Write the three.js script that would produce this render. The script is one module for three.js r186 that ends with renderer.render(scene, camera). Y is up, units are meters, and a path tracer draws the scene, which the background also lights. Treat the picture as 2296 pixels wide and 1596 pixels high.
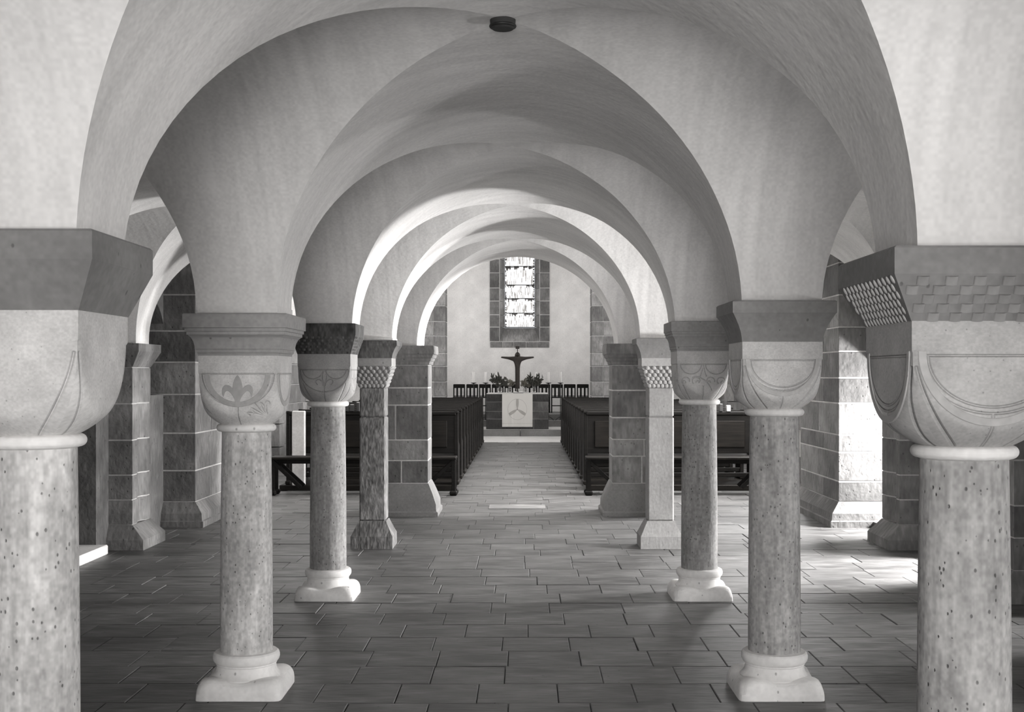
import * as THREE from 'three';
import { mergeGeometries, toCreasedNormals } from 'three/addons/utils/BufferGeometryUtils.js';
import { RectAreaLightUniformsLib } from 'three/addons/lights/RectAreaLightUniformsLib.js';

// ------------------------------------------------------------------ camera, light, exposure
const scene = new THREE.Scene();
scene.background = new THREE.Color(0.75, 0.78, 0.82);
RectAreaLightUniformsLib.init();
const EYE = 1.552, CAMX = 0.072;                       // metres; the depth D of a thing is its distance in front of the camera (z = -D)
const camera = new THREE.PerspectiveCamera(2 * Math.atan(798 / 2730) * 180 / Math.PI, 2296 / 1596, 0.05, 120);
camera.position.set(CAMX, EYE, 0);
camera.lookAt(CAMX, EYE, -10);
camera.setViewOffset(2296, 1596, -27, -42, 2296, 1596);  // lens shift: verticals stay upright
const renderer = new THREE.WebGLRenderer();
renderer.toneMapping = THREE.LinearToneMapping;
renderer.toneMappingExposure = 0.79;
renderer.shadowMap.enabled = true;

// daylight entering at each window: [position, aim, width, height, radiance]; the panes are built with the windows below
const DAY = [1.0, 0.988, 0.982];
function daylight(x, y, D, tx, ty, tD, w, h, power) {
  const l = new THREE.RectAreaLight(new THREE.Color(...DAY), power, w, h);
  l.position.set(x, y, -D); l.lookAt(tx, ty, -tD); scene.add(l);
}
daylight(0.05, 1.12, -4.26, 0.05, 1.12, 5, 1.7, 2.0, 47);                                                         // open doorway behind the camera
for (const [D, w, p] of [[2.1, 0.6, 90], [4.7, 0.6, 120], [7.3, 0.34, 260], [9.72, 0.62, 840], [12.04, 0.46, 700]]) daylight(4.92, 1.2, D, 3.92, 0.3, D, w, 0.7, p);   // right wall; the two nearest are added to bounce light onto the near vault
for (const [D, p] of [[15.4, 100], [18.6, 34], [21.8, 10], [25.0, 8]]) daylight(4.05, 3.5, D, 0, 3.5, D, 1.3, 2.6, p);   // nave, right
for (const D of [21.8, 25.0]) daylight(-4.05, 3.5, D, 0, 3.5, D, 1.3, 2.6, 7);                                       // nave, left
for (const s of [-1, 1]) daylight(s * 2.95, 3.4, 33.3, 0, 3.4, 33.3, 1.2, 2.4, 4.8);                                   // chancel
daylight(-0.05, 4.3, 35.75, -0.05, 3.6, 20, 0.8, 2.6, 1.5);                                                         // altar window

// ------------------------------------------------------------------ helpers
let seed = 7;
const rnd = () => { seed = (seed * 16807) % 2147483647; return (seed - 1) / 2147483646; };
const rr = (a, b) => a + (b - a) * rnd();
const hash = (x, y, s) => { let h = (Math.imul(x, 374761393) + Math.imul(y, 668265263) + Math.imul(s, 2147483629)) | 0; h = Math.imul(h ^ (h >>> 13), 1274126177); h ^= h >>> 16; return (h >>> 0) / 4294967295; };
const sm = (t) => t * t * (3 - 2 * t);
function pnoise(x, y, px, py, s) {                       // periodic value noise
  const xi = Math.floor(x), yi = Math.floor(y), fx = sm(x - xi), fy = sm(y - yi);
  const w = (a, p) => ((a % p) + p) % p;
  const a = hash(w(xi, px), w(yi, py), s), b = hash(w(xi + 1, px), w(yi, py), s), c = hash(w(xi, px), w(yi + 1, py), s), d = hash(w(xi + 1, px), w(yi + 1, py), s);
  return (a + (b - a) * fx) * (1 - fy) + (c + (d - c) * fx) * fy;
}
function fbm(u, v, fx, fy, oct, s) { let t = 0, a = 0.5, n = 0; for (let i = 0; i < oct; i++) { t += a * pnoise(u * fx, v * fy, fx, fy, s + i); n += a; a *= 0.5; fx *= 2; fy *= 2; } return t / n; }
function noise3(x, y, z) { return (pnoise(x + 50, y + z * 0.7 + 50, 997, 997, 11) + pnoise(z + 50, x * 0.6 - y * 0.8 + 90, 997, 997, 23)) - 1; }
function dataTex(n, fn, colour) {                        // fn(u, v) -> 0..1 grey
  const d = new Uint8Array(n * n * 4);
  for (let j = 0; j < n; j++) for (let i = 0; i < n; i++) {
    const g = Math.max(0, Math.min(255, fn(i / n, j / n) * 255)), k = (j * n + i) * 4;
    d[k] = g; d[k + 1] = g; d[k + 2] = g; d[k + 3] = 255;
  }
  const t = new THREE.DataTexture(d, n, n); t.wrapS = t.wrapT = THREE.RepeatWrapping; t.magFilter = THREE.LinearFilter; t.minFilter = THREE.LinearMipmapLinearFilter; t.generateMipmaps = true;
  if (colour) t.colorSpace = THREE.SRGBColorSpace; t.needsUpdate = true; return t;
}
const pits = (u, v, f, s, dens, rad) => {                // sparse round pits
  const x = u * f, y = v * f, xi = Math.floor(x), yi = Math.floor(y); let m = 0;
  for (let a = -1; a <= 1; a++) for (let b = -1; b <= 1; b++) {
    const cx = ((xi + a) % f + f) % f, cy = ((yi + b) % f + f) % f; if (hash(cx, cy, s) > dens) continue;
    const dx = x - (xi + a + 0.2 + 0.6 * hash(cx, cy, s + 1)), dy = y - (yi + b + 0.2 + 0.6 * hash(cx, cy, s + 2)), r = rad * (0.4 + 0.9 * hash(cx, cy, s + 3));
    m = Math.max(m, 1 - Math.min(1, Math.hypot(dx, dy * 0.8) / r));
  } return Math.min(1, m * 2.2);
};
const T = {
  plaster: dataTex(512, (u, v) => 0.95 + 0.12 * (fbm(u, v, 3, 3, 4, 3) - 0.5) + 0.09 * (fbm(u, v, 2, 22, 3, 9) - 0.5) + 0.05 * (fbm(u, v, 90, 90, 1, 5) - 0.5), true),
  plasterB: dataTex(512, (u, v) => 0.5 + 0.3 * (fbm(u, v, 4, 24, 3, 9) - 0.5) + 0.3 * (fbm(u, v, 40, 40, 2, 6) - 0.5)),
  shaft: dataTex(512, (u, v) => { const a = fbm(u, v, 6, 3, 4, 31), b = fbm(u, v, 50, 7, 3, 37), c = fbm(u, v, 60, 60, 2, 41); return 0.8 + 0.3 * (a - 0.5) + 0.2 * (b - 0.5) + 0.2 * (c - 0.5) - 0.2 * pits(u, v, 64, 43, 0.06, 0.24); }, true),
  shaftB: dataTex(512, (u, v) => 0.8 + 0.2 * (fbm(u, v, 70, 40, 2, 41) - 0.5) - 0.75 * pits(u, v, 64, 43, 0.06, 0.24)),
  rough: dataTex(512, (u, v) => 0.7 + 0.4 * (fbm(u, v, 5, 5, 4, 51) - 0.5) + 0.4 * (fbm(u, v, 70, 26, 2, 53) - 0.5), true),
  roughB: dataTex(512, (u, v) => 0.5 + 0.9 * (fbm(u, v, 60, 24, 3, 53) - 0.5)),
  lime: dataTex(512, (u, v) => 0.84 + 0.24 * (fbm(u, v, 3, 3, 5, 61) - 0.5) + 0.1 * (fbm(u, v, 60, 60, 2, 67) - 0.5) - 0.16 * pits(u, v, 22, 69, 0.07, 0.12), true),
  limeLight: dataTex(512, (u, v) => 0.94 + 0.14 * (fbm(u, v, 3, 3, 5, 61) - 0.5) + 0.06 * (fbm(u, v, 60, 60, 2, 67) - 0.5) - 0.2 * pits(u, v, 22, 69, 0.07, 0.12), true),
  limeB: dataTex(512, (u, v) => 0.6 + 0.4 * (fbm(u, v, 20, 20, 4, 61) - 0.5) - 0.5 * pits(u, v, 22, 69, 0.07, 0.12)),
  paver: dataTex(512, (u, v) => 0.74 + 0.5 * (fbm(u, v, 4, 9, 5, 71) - 0.5) + 0.22 * (fbm(u, v, 12, 60, 2, 73) - 0.5) - 0.25 * pits(u, v, 16, 75, 0.06, 0.1), true),
  paverB: dataTex(512, (u, v) => 0.5 + 0.8 * (fbm(u, v, 8, 30, 4, 73) - 0.5)),
  ashlar: dataTex(512, (u, v) => 0.76 + 0.4 * (fbm(u, v, 4, 4, 5, 81) - 0.5) + 0.2 * (fbm(u, v, 44, 16, 2, 83) - 0.5) - 0.2 * pits(u, v, 20, 85, 0.1, 0.15), true),
  ashlarB: dataTex(512, (u, v) => 0.5 + 0.7 * (fbm(u, v, 36, 30, 3, 83) - 0.5) - 0.4 * pits(u, v, 20, 85, 0.1, 0.15)),
  wood: dataTex(512, (u, v) => 0.72 + 0.5 * (fbm(u, v, 3, 60, 3, 91) - 0.5) + 0.2 * (fbm(u, v, 6, 6, 2, 93) - 0.5), true),
};
const grey = (g) => new THREE.Color(g * 1.015, g, g * 0.985);
function mat(g, map, bump, bs, rough = 0.92, extra = {}) { return new THREE.MeshStandardMaterial({ color: Array.isArray(g) ? new THREE.Color(...g) : grey(g), map: map || null, bumpMap: bump || null, bumpScale: bs || 0, roughness: rough, ...extra }); }
const M = {
  vault: mat(0.82, T.plaster, T.plasterB, 0.004, 0.95), white: mat(0.92, T.limeLight, T.limeB, 0.002, 0.95),
  wall: mat(0.2, T.ashlar, T.ashlarB, 0.005), mortar: mat(0.74, T.lime, T.limeB, 0.002),
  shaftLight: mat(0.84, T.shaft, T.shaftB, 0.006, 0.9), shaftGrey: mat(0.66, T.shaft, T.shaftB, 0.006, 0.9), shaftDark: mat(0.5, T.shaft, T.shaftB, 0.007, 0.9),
  cap: mat(0.88, T.lime, T.limeB, 0.002, 0.9), capGrey: mat(0.6, T.lime, T.limeB, 0.002, 0.9), base: mat(0.9, T.limeLight, T.limeB, 0.004, 0.85),
  abacus: mat(0.3, T.lime, T.limeB, 0.004, 0.9), abacusDark: mat(0.24, T.rough, T.limeB, 0.004, 0.9),
  rough: mat(0.36, T.rough, T.roughB, 0.005), roughLit: mat(0.42, T.lime, T.roughB, 0.002), scale: mat(0.52, T.lime, T.limeB, 0.002), scaleShaded: mat(0.44, T.lime, T.limeB, 0.002),  // pillar stone and scales come in a lit and a shaded tone
  relief: mat(0.66, T.lime, T.limeB, 0.002), billet: mat(0.33, T.lime, T.limeB, 0.003), billetLight: mat(0.38, T.lime, T.limeB, 0.003), bead: mat(0.66, T.lime, T.limeB, 0.002),
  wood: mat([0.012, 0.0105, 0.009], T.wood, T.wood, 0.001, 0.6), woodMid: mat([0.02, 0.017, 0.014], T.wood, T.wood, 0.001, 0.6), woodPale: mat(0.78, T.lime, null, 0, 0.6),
  iron: mat(0.03, null, null, 0, 0.5, { metalness: 0.5 }), bronze: mat([0.045, 0.036, 0.03], T.limeB, T.limeB, 0.003, 0.5, { metalness: 0.4 }),
  wax: mat(0.94, null, null, 0, 0.5), linen: mat(0.85, T.plaster, T.plasterB, 0.001, 0.9), paper: mat(0.9, null, null, 0, 0.8),
  leaf: mat([0.06, 0.06, 0.05], null, null, 0, 0.7), blossom: mat(0.75, null, null, 0, 0.8), stem: mat([0.06, 0.056, 0.05], null, null, 0, 0.8),
  glass: new THREE.MeshPhysicalMaterial({ color: 0xffffff, transmission: 1, roughness: 0.05, thickness: 0.004, ior: 1.45 }),
  lead: mat(0.02, null, null, 0, 0.6), bed: mat(0.13, T.paver, T.paverB, 0.003), dark: mat(0.03, null, null, 0, 0.8),
};
for (const k of ['wood', 'woodMid']) { const o = M[k]; M[k] = new THREE.MeshPhysicalMaterial({ color: o.color, map: o.map, bumpMap: o.bumpMap, bumpScale: o.bumpScale, roughness: 0.55, specularIntensity: 0.35 }); }
const PAVERS = [0.19, 0.2, 0.215, 0.23].map((g) => mat(g, T.paver, T.paverB, 0.004, 0.5));
const STONES = [0.24, 0.3, 0.36, 0.42].map((g) => mat(g, T.ashlar, T.ashlarB, 0.005));

const used = {};
const numbered = (n) => { used[n] = (used[n] ?? -1) + 1; return used[n] ? `${n}_${String(used[n]).padStart(3, '0')}` : n; };
function put(geo, name, material, parent, label) { const m = new THREE.Mesh(geo, material); m.name = name; m.castShadow = m.receiveShadow = true; (parent || scene).add(m); if (label) m.userData.label = label; return m; }
function thing(name, label, category, x = 0, y = 0, D = 0, turn = 0, group) {
  const o = new THREE.Group(); o.name = numbered(name); o.position.set(x, y, -D); o.rotation.y = turn; o.userData = { label, category }; if (group) o.userData.group = group; scene.add(o); return o;
}
function structure(name, label, category) { const o = new THREE.Group(); o.name = name; o.userData = { kind: 'structure', label, category }; scene.add(o); return o; }
const flat = (g) => g.index ? g.toNonIndexed() : g;
const tr = (g, x, y, z) => { g.translate(x, y, z); return g; };
function boxUV(g) {                                      // uv in metres from the dominant axis of the normal
  const p = g.attributes.position, n = g.attributes.normal, uv = new Float32Array(p.count * 2), ou = rnd() * 3, ov = rnd() * 3;
  for (let i = 0; i < p.count; i++) {
    const ax = Math.abs(n.getX(i)), ay = Math.abs(n.getY(i)), az = Math.abs(n.getZ(i)), x = p.getX(i), y = p.getY(i), z = p.getZ(i);
    const [u, v] = ay > ax && ay > az ? [x, z] : ax > az ? [z, y] : [x, y];
    uv[2 * i] = u + ou; uv[2 * i + 1] = v + ov;
  }
  g.setAttribute('uv', new THREE.BufferAttribute(uv, 2)); return g;
}
function soup(tris) { const g = new THREE.BufferGeometry(); g.setAttribute('position', new THREE.Float32BufferAttribute(tris, 3)); g.computeVertexNormals(); return g; }
function cbox(w, h, d, c = 0.004) {                      // box with chamfered edges, 44 triangles, centred
  const H = [w / 2, h / 2, d / 2], out = [];
  const v = (s, ax) => [0, 1, 2].map((k) => s[k] * (H[k] - (k === ax ? 0 : c)));
  const tri = (a, b, e) => { const ux = b.map((q, k) => q - a[k]), vx = e.map((q, k) => q - a[k]); const n = [ux[1] * vx[2] - ux[2] * vx[1], ux[2] * vx[0] - ux[0] * vx[2], ux[0] * vx[1] - ux[1] * vx[0]]; const m = n[0] * (a[0] + b[0] + e[0]) + n[1] * (a[1] + b[1] + e[1]) + n[2] * (a[2] + b[2] + e[2]); if (m > 0) out.push(...a, ...b, ...e); else out.push(...a, ...e, ...b); };
  const quad = (a, b, e, f) => { tri(a, b, e); tri(a, e, f); };
  for (let ax = 0; ax < 3; ax++) for (const s of [-1, 1]) {
    const [p, q] = [0, 1, 2].filter((k) => k !== ax); const S = (i, j) => { const r = [0, 0, 0]; r[ax] = s; r[p] = i; r[q] = j; return r; };
    quad(v(S(-1, -1), ax), v(S(1, -1), ax), v(S(1, 1), ax), v(S(-1, 1), ax));
  }
  for (let ax = 0; ax < 3; ax++) { const [p, q] = [0, 1, 2].filter((k) => k !== ax); for (const i of [-1, 1]) for (const j of [-1, 1]) { const S = (t) => { const r = [0, 0, 0]; r[ax] = t; r[p] = i; r[q] = j; return r; }; quad(v(S(-1), p), v(S(1), p), v(S(1), q), v(S(-1), q)); } }
  for (const i of [-1, 1]) for (const j of [-1, 1]) for (const k of [-1, 1]) { const s = [i, j, k]; tri(v(s, 0), v(s, 1), v(s, 2)); }
  return boxUV(soup(out));
}
const cb = (x0, x1, y0, y1, z0, z1, c) => tr(cbox(x1 - x0, y1 - y0, z1 - z0, c), (x0 + x1) / 2, (y0 + y1) / 2, (z0 + z1) / 2);
const bx = (x0, x1, y0, y1, z0, z1) => { const g = new THREE.BoxGeometry(x1 - x0, y1 - y0, z1 - z0).toNonIndexed(); tr(g, (x0 + x1) / 2, (y0 + y1) / 2, (z0 + z1) / 2); return boxUV(g); };
const dbox = (x0, x1, y0, y1, D0, D1) => bx(x0, x1, y0, y1, -D1, -D0);           // by depth
const dcb = (x0, x1, y0, y1, D0, D1, c) => cb(x0, x1, y0, y1, -D1, -D0, c);
const merge = (a) => mergeGeometries(a.map((g) => { const q = g.index ? g.toNonIndexed() : g; for (const k of Object.keys(q.attributes)) if (!['position', 'normal', 'uv'].includes(k)) q.deleteAttribute(k); return q; }), false);
function lathe(pts, n = 48, crease = 0.6) { let g = new THREE.LatheGeometry(pts.map(([r, y]) => new THREE.Vector2(r, y)), n); const p = g.attributes.position, uv = g.attributes.uv; for (let i = 0; i < p.count; i++) { uv.setXY(i, uv.getX(i) * Math.round(6.28 * 0.14 * 2) / 2 , p.getY(i)); } return toCreasedNormals(g, crease); }
function squareLoft(prof, crease = 0.35, wob = 0) {      // prof: [halfwidth, y] from bottom to top; closed top and bottom
  const out = [], c = [[-1, -1], [1, -1], [1, 1], [-1, 1]], P = (k, i) => { const [h, y] = prof[i], [sx, sz] = c[k % 4]; return [sx * h, y, -sz * h]; };
  for (let i = 0; i + 1 < prof.length; i++) for (let k = 0; k < 4; k++) { const a = P(k, i), b = P(k + 1, i), e = P(k + 1, i + 1), f = P(k, i + 1); out.push(...a, ...e, ...b, ...a, ...f, ...e); }
  const n = prof.length - 1; out.push(...P(0, n), ...P(2, n), ...P(1, n), ...P(0, n), ...P(3, n), ...P(2, n), ...P(0, 0), ...P(1, 0), ...P(2, 0), ...P(0, 0), ...P(2, 0), ...P(3, 0));
  // vertices run clockwise seen from outside in this order, so flip
  for (let t = 0; t < out.length; t += 9) for (let k = 0; k < 3; k++) { const s = out[t + 3 + k]; out[t + 3 + k] = out[t + 6 + k]; out[t + 6 + k] = s; }
  let g = soup(out); g = toCreasedNormals(g, crease); return boxUV(g);
}
function tube(pts, r, seg = 12, rad = 6) { const g = new THREE.TubeGeometry(new THREE.CatmullRomCurve3(pts.map((p) => new THREE.Vector3(...p))), seg, r, rad); return g; }

// ------------------------------------------------------------------ the vaulted ceiling
const SPRING = 1.86, RISE = 1.057, XC = 1.30, HALF = 0.19;
const ROWS = [-4.38, -1.79, 0.80, 3.40, 5.99, 8.55, 11.08, 13.70];
const ceiling = structure('ceiling', 'white plastered groin vaults springing from the column capitals', 'ceiling');
const wobble = (x, y, D) => 0.014 * noise3(x * 0.9, y * 0.9, D * 0.9) + 0.005 * noise3(x * 3.1, y * 3.1, D * 3.1);
function vaultCell(fn, nu, nv) {                         // fn(i/nu, j/nv) -> [x, y, D, arc, along]
  const pos = [], uv = [], idx = [];
  for (let i = 0; i <= nu; i++) for (let j = 0; j <= nv; j++) { const [x, y, D, a, b] = fn(i / nu, j / nv), w = wobble(x, y, D), k = Math.min(1, Math.max(0, (y - SPRING) / 0.3)); pos.push(x + w * 0.4 * k, y + w * k, -D); uv.push(a, b); }
  for (let i = 0; i < nu; i++) for (let j = 0; j < nv; j++) { const a = i * (nv + 1) + j, b = a + nv + 1; idx.push(a, b, b + 1, a, b + 1, a + 1); }
  const g = new THREE.BufferGeometry(); g.setAttribute('position', new THREE.Float32BufferAttribute(pos, 3)); g.setAttribute('uv', new THREE.Float32BufferAttribute(uv, 2)); g.setIndex(idx); g.computeVertexNormals();
  const n = g.attributes.normal; let s = 0; for (let i = 0; i < n.count; i++) s += n.getY(i); if (s > 0) { for (let t = 0; t < idx.length; t += 3) { const q = idx[t]; idx[t] = idx[t + 1]; idx[t + 1] = q; } g.setIndex(idx); g.computeVertexNormals(); }
  return g.toNonIndexed();
}
function vaultBay(xa, xb, XA, XB, za, zb, ZA, ZB) {
  const xm = (xa + xb) / 2, hx = (xb - xa) / 2, zm = (za + zb) / 2, hz = (zb - za) / 2, nu = 48, nv = 14, E = (u) => SPRING + RISE * Math.sqrt(Math.max(0, 1 - u * u)), gs = [];
  const lo = (far, end) => gs.push(vaultCell((s, t) => { const th = Math.PI * s, u = -Math.cos(th), g0 = zm + far * hz * Math.abs(u), D = g0 + (end - g0) * t; return [xm + hx * u, E(u), D, th * 1.1, D]; }, nu, nv));
  const la = (far, end) => gs.push(vaultCell((s, t) => { const th = Math.PI * s, u = -Math.cos(th), g0 = xm + far * hx * Math.abs(u), x = g0 + (end - g0) * t; return [x, E(u), zm + hz * u, th * 1.1, x]; }, nu, nv));
  lo(1, ZB); lo(-1, ZA); la(1, XB); la(-1, XA);
  put(merge(gs), 'vault_bay', M.vault, ceiling);
}
const WALLX = 3.62, RESP = 3.40;
for (let k = 0; k + 1 < ROWS.length; k++) {
  const za = ROWS[k] + (k ? HALF : 0.05), zb = k === 6 ? 13.41 : ROWS[k + 1] - HALF, ZA = ROWS[k], ZB = k === 6 ? 14.06 : ROWS[k + 1];
  vaultBay(-XC + HALF, XC - HALF, -XC, XC, za, zb, ZA, ZB);
  vaultBay(-RESP, -XC - HALF, -WALLX - 0.03, -XC, za, zb, ZA, ZB);
  vaultBay(XC + HALF, RESP, XC, WALLX + 0.03, za, zb, ZA, ZB);
}
put(dbox(-5.5, 5.5, 3.02, 3.3, -4.9, 14.1), 'roof_slab', M.vault, ceiling);

// ------------------------------------------------------------------ floor of stone pavers
const floor = structure('floor', 'worn stone paver floor laid in running bond', 'floor');
put(dbox(-5.5, 5.5, -0.3, -0.022, -4.9, 36.5), 'floor_bed', M.bed, floor);
{
  const PD = 0.36, PX = 0.385, cand = [];
  let row = 0;
  for (let D = -4.32; D < 30.4; D += PD, row++) {
    const nave = D > 14, lim = nave ? 4.05 : 3.7, off = (row % 2 ? 0.5 : 0) * PX + rr(-0.03, 0.03);
    let x = -lim - PX + off;
    while (x < lim) {
      const w = PX * (rnd() < 0.12 ? 1.3 : 1) + rr(-0.012, 0.012), x0 = Math.max(-lim, x), x1 = Math.min(lim, x + w); x += w;
      if (x1 - x0 < 0.05) continue;
      cand.push([x0, x1, D, D + PD, rr(-0.0025, 0.0025), Math.floor(rnd() * 4)]);
    }
  }
  const inView = ([x0, x1, D0, D1]) => { const D = (D0 + D1) / 2, px = 1175 + ((x0 + x1) / 2 - CAMX) * 2730 / D, py = 840 + EYE * 2730 / D; return D > 1 && px > 170 && px < 2300 && py < 1610; };
  const vis = cand.filter(inView).sort((a, b) => a[2] - b[2]); const pick = new Set(vis.slice(0, 299));
  const rest = [[], [], [], []], G = 0.0036, gap = (c) => [c[0] + G / 2, c[1] - G / 2, -0.026, c[4], c[2] + G / 2, c[3] - G / 2];
  for (const c of cand) if (pick.has(c)) put(dcb(...gap(c), 0.0035), 'paver', PAVERS[c[5]], floor); else rest[c[5]].push(dbox(...gap(c)));
  rest.forEach((r, i) => { const m = put(merge(r), 'paver_field', PAVERS[i], floor, 'remaining stone pavers beyond and behind the nearest ones'); m.userData.kind = 'stuff'; });
  put(dcb(-0.34, 0.32, -0.02, 0.006, 14.08, 14.5, 0.003), 'threshold_slab', mat(0.4, T.paver, T.paverB, 0.003, 0.6), floor, 'pale rectangular slab set between the two ashlar piers');
}

// ------------------------------------------------------------------ columns
function capitalGeo(W, r, y0, y1, yt) {                  // cushion capital: a cube whose lower corners are cut by an ellipsoid
  const a = W * 0.985, Rh = Math.sqrt(W * W + a * a), Hh = (yt - y0) / Math.sqrt(1 - r * r / (Rh * Rh)), n = 36, rows = 44, gs = [];
  const E = (y) => y >= yt ? 9 : Rh * Math.sqrt(Math.max(0, 1 - ((yt - y) / Hh) ** 2));
  for (let f = 0; f < 4; f++) {
    const pos = [], uv = [], idx = [], ca = Math.cos(f * Math.PI / 2), sa = Math.sin(f * Math.PI / 2);
    for (let j = 0; j <= rows; j++) { const y = y0 + (y1 - y0) * j / rows; for (let i = 0; i <= n; i++) {
      const d = (i / n - 0.5) * Math.PI / 2, c = W / Math.cos(d), e = E(y), k = 0.004, h = Math.max(0, 1 - Math.abs(c - e) / (4 * k)); let rho = Math.min(c, e) - h * h * k; 
      const lx = rho * Math.sin(d), lz = rho * Math.cos(d); pos.push(lx * ca + lz * sa, y, -lx * sa + lz * ca); uv.push((lx / W + 1) / 2, (y - y0) / (y1 - y0));
    } }
    for (let j = 0; j < rows; j++) for (let i = 0; i < n; i++) { const p = j * (n + 1) + i, q = p + n + 1; idx.push(p, p + 1, q + 1, p, q + 1, q); }
    const g = new THREE.BufferGeometry(); g.setAttribute('position', new THREE.Float32BufferAttribute(pos, 3)); g.setAttribute('uv', new THREE.Float32BufferAttribute(uv, 2)); g.setIndex(idx); g.computeVertexNormals(); gs.push(flat(g));
  }
  return toCreasedNormals(merge(gs), 0.42);
}
function plinthGeo(hw, h) {                              // cushion plinth with corner spurs: square below, round above
  const n = 96, rows = 16, pos = [], idx = [];
  for (let j = 0; j <= rows; j++) { const t = j / rows, y = h * t; for (let i = 0; i < n; i++) {
    const p = i / n * Math.PI * 2, ex = 2 + 14 * (1 - t) ** 0.45, se = 1 / Math.pow(Math.abs(Math.cos(p)) ** ex + Math.abs(Math.sin(p)) ** ex, 1 / ex);
    const corner = Math.abs(Math.sin(2 * p)) ** 3, top = 0.15 + 0.075 * corner, prof = Math.sqrt(Math.max(0, 1 - Math.max(0, (t - 0.15) / 0.85) ** 2.4));
    const r = (top + (hw * se - top) * prof) * (1 + 0.012 * noise3(Math.cos(p) * 3, y * 20, Math.sin(p) * 3 + hw)), yy = y * (1 + 0.1 * corner * t - 0.04 * (1 - corner) * t); pos.push(Math.sin(p) * r, yy, Math.cos(p) * r);
  } }
  for (let j = 0; j < rows; j++) for (let i = 0; i < n; i++) { const a = j * n + i, b = j * n + (i + 1) % n, c = b + n, d = a + n; idx.push(a, b, c, a, c, d); }
  const ct = pos.length / 3; pos.push(0, h, 0); for (let i = 0; i < n; i++) idx.push(rows * n + i, rows * n + (i + 1) % n, ct);
  const g = new THREE.BufferGeometry(); g.setAttribute('position', new THREE.Float32BufferAttribute(pos, 3)); g.setIndex(idx); g.computeVertexNormals();
  return boxUV(toCreasedNormals(g, 0.7));
}
function engraved(draw, g, mapG) {                       // bump map with incised lines, drawn on one face of the capital
  const N = 768, c = document.createElement('canvas'); c.width = c.height = N; const x = c.getContext('2d'); x.fillStyle = '#c8c8c8'; x.fillRect(0, 0, N, N); x.lineCap = 'round'; x.lineJoin = 'round';
  const pass = (w, s) => { x.lineWidth = w; x.strokeStyle = s; draw(x, N); }; pass(20, '#a8a8a8'); pass(14, '#787878'); pass(8, '#303030');
  const t = new THREE.CanvasTexture(c); t.wrapS = t.wrapT = THREE.ClampToEdgeWrapping;
  return new THREE.MeshStandardMaterial({ color: grey(g), map: T.lime, bumpMap: t, bumpScale: 0.010, roughness: 0.9 });
}
const arc = (x, cx, cy, r, a0, a1) => { x.beginPath(); x.arc(cx, cy, r, a0, a1); x.stroke(); };
const path = (x, pts) => { x.beginPath(); x.moveTo(pts[0][0], pts[0][1]); for (let i = 1; i + 1 < pts.length; i += 2) x.quadraticCurveTo(pts[i][0], pts[i][1], pts[i + 1][0], pts[i + 1][1]); x.stroke(); };
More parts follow.
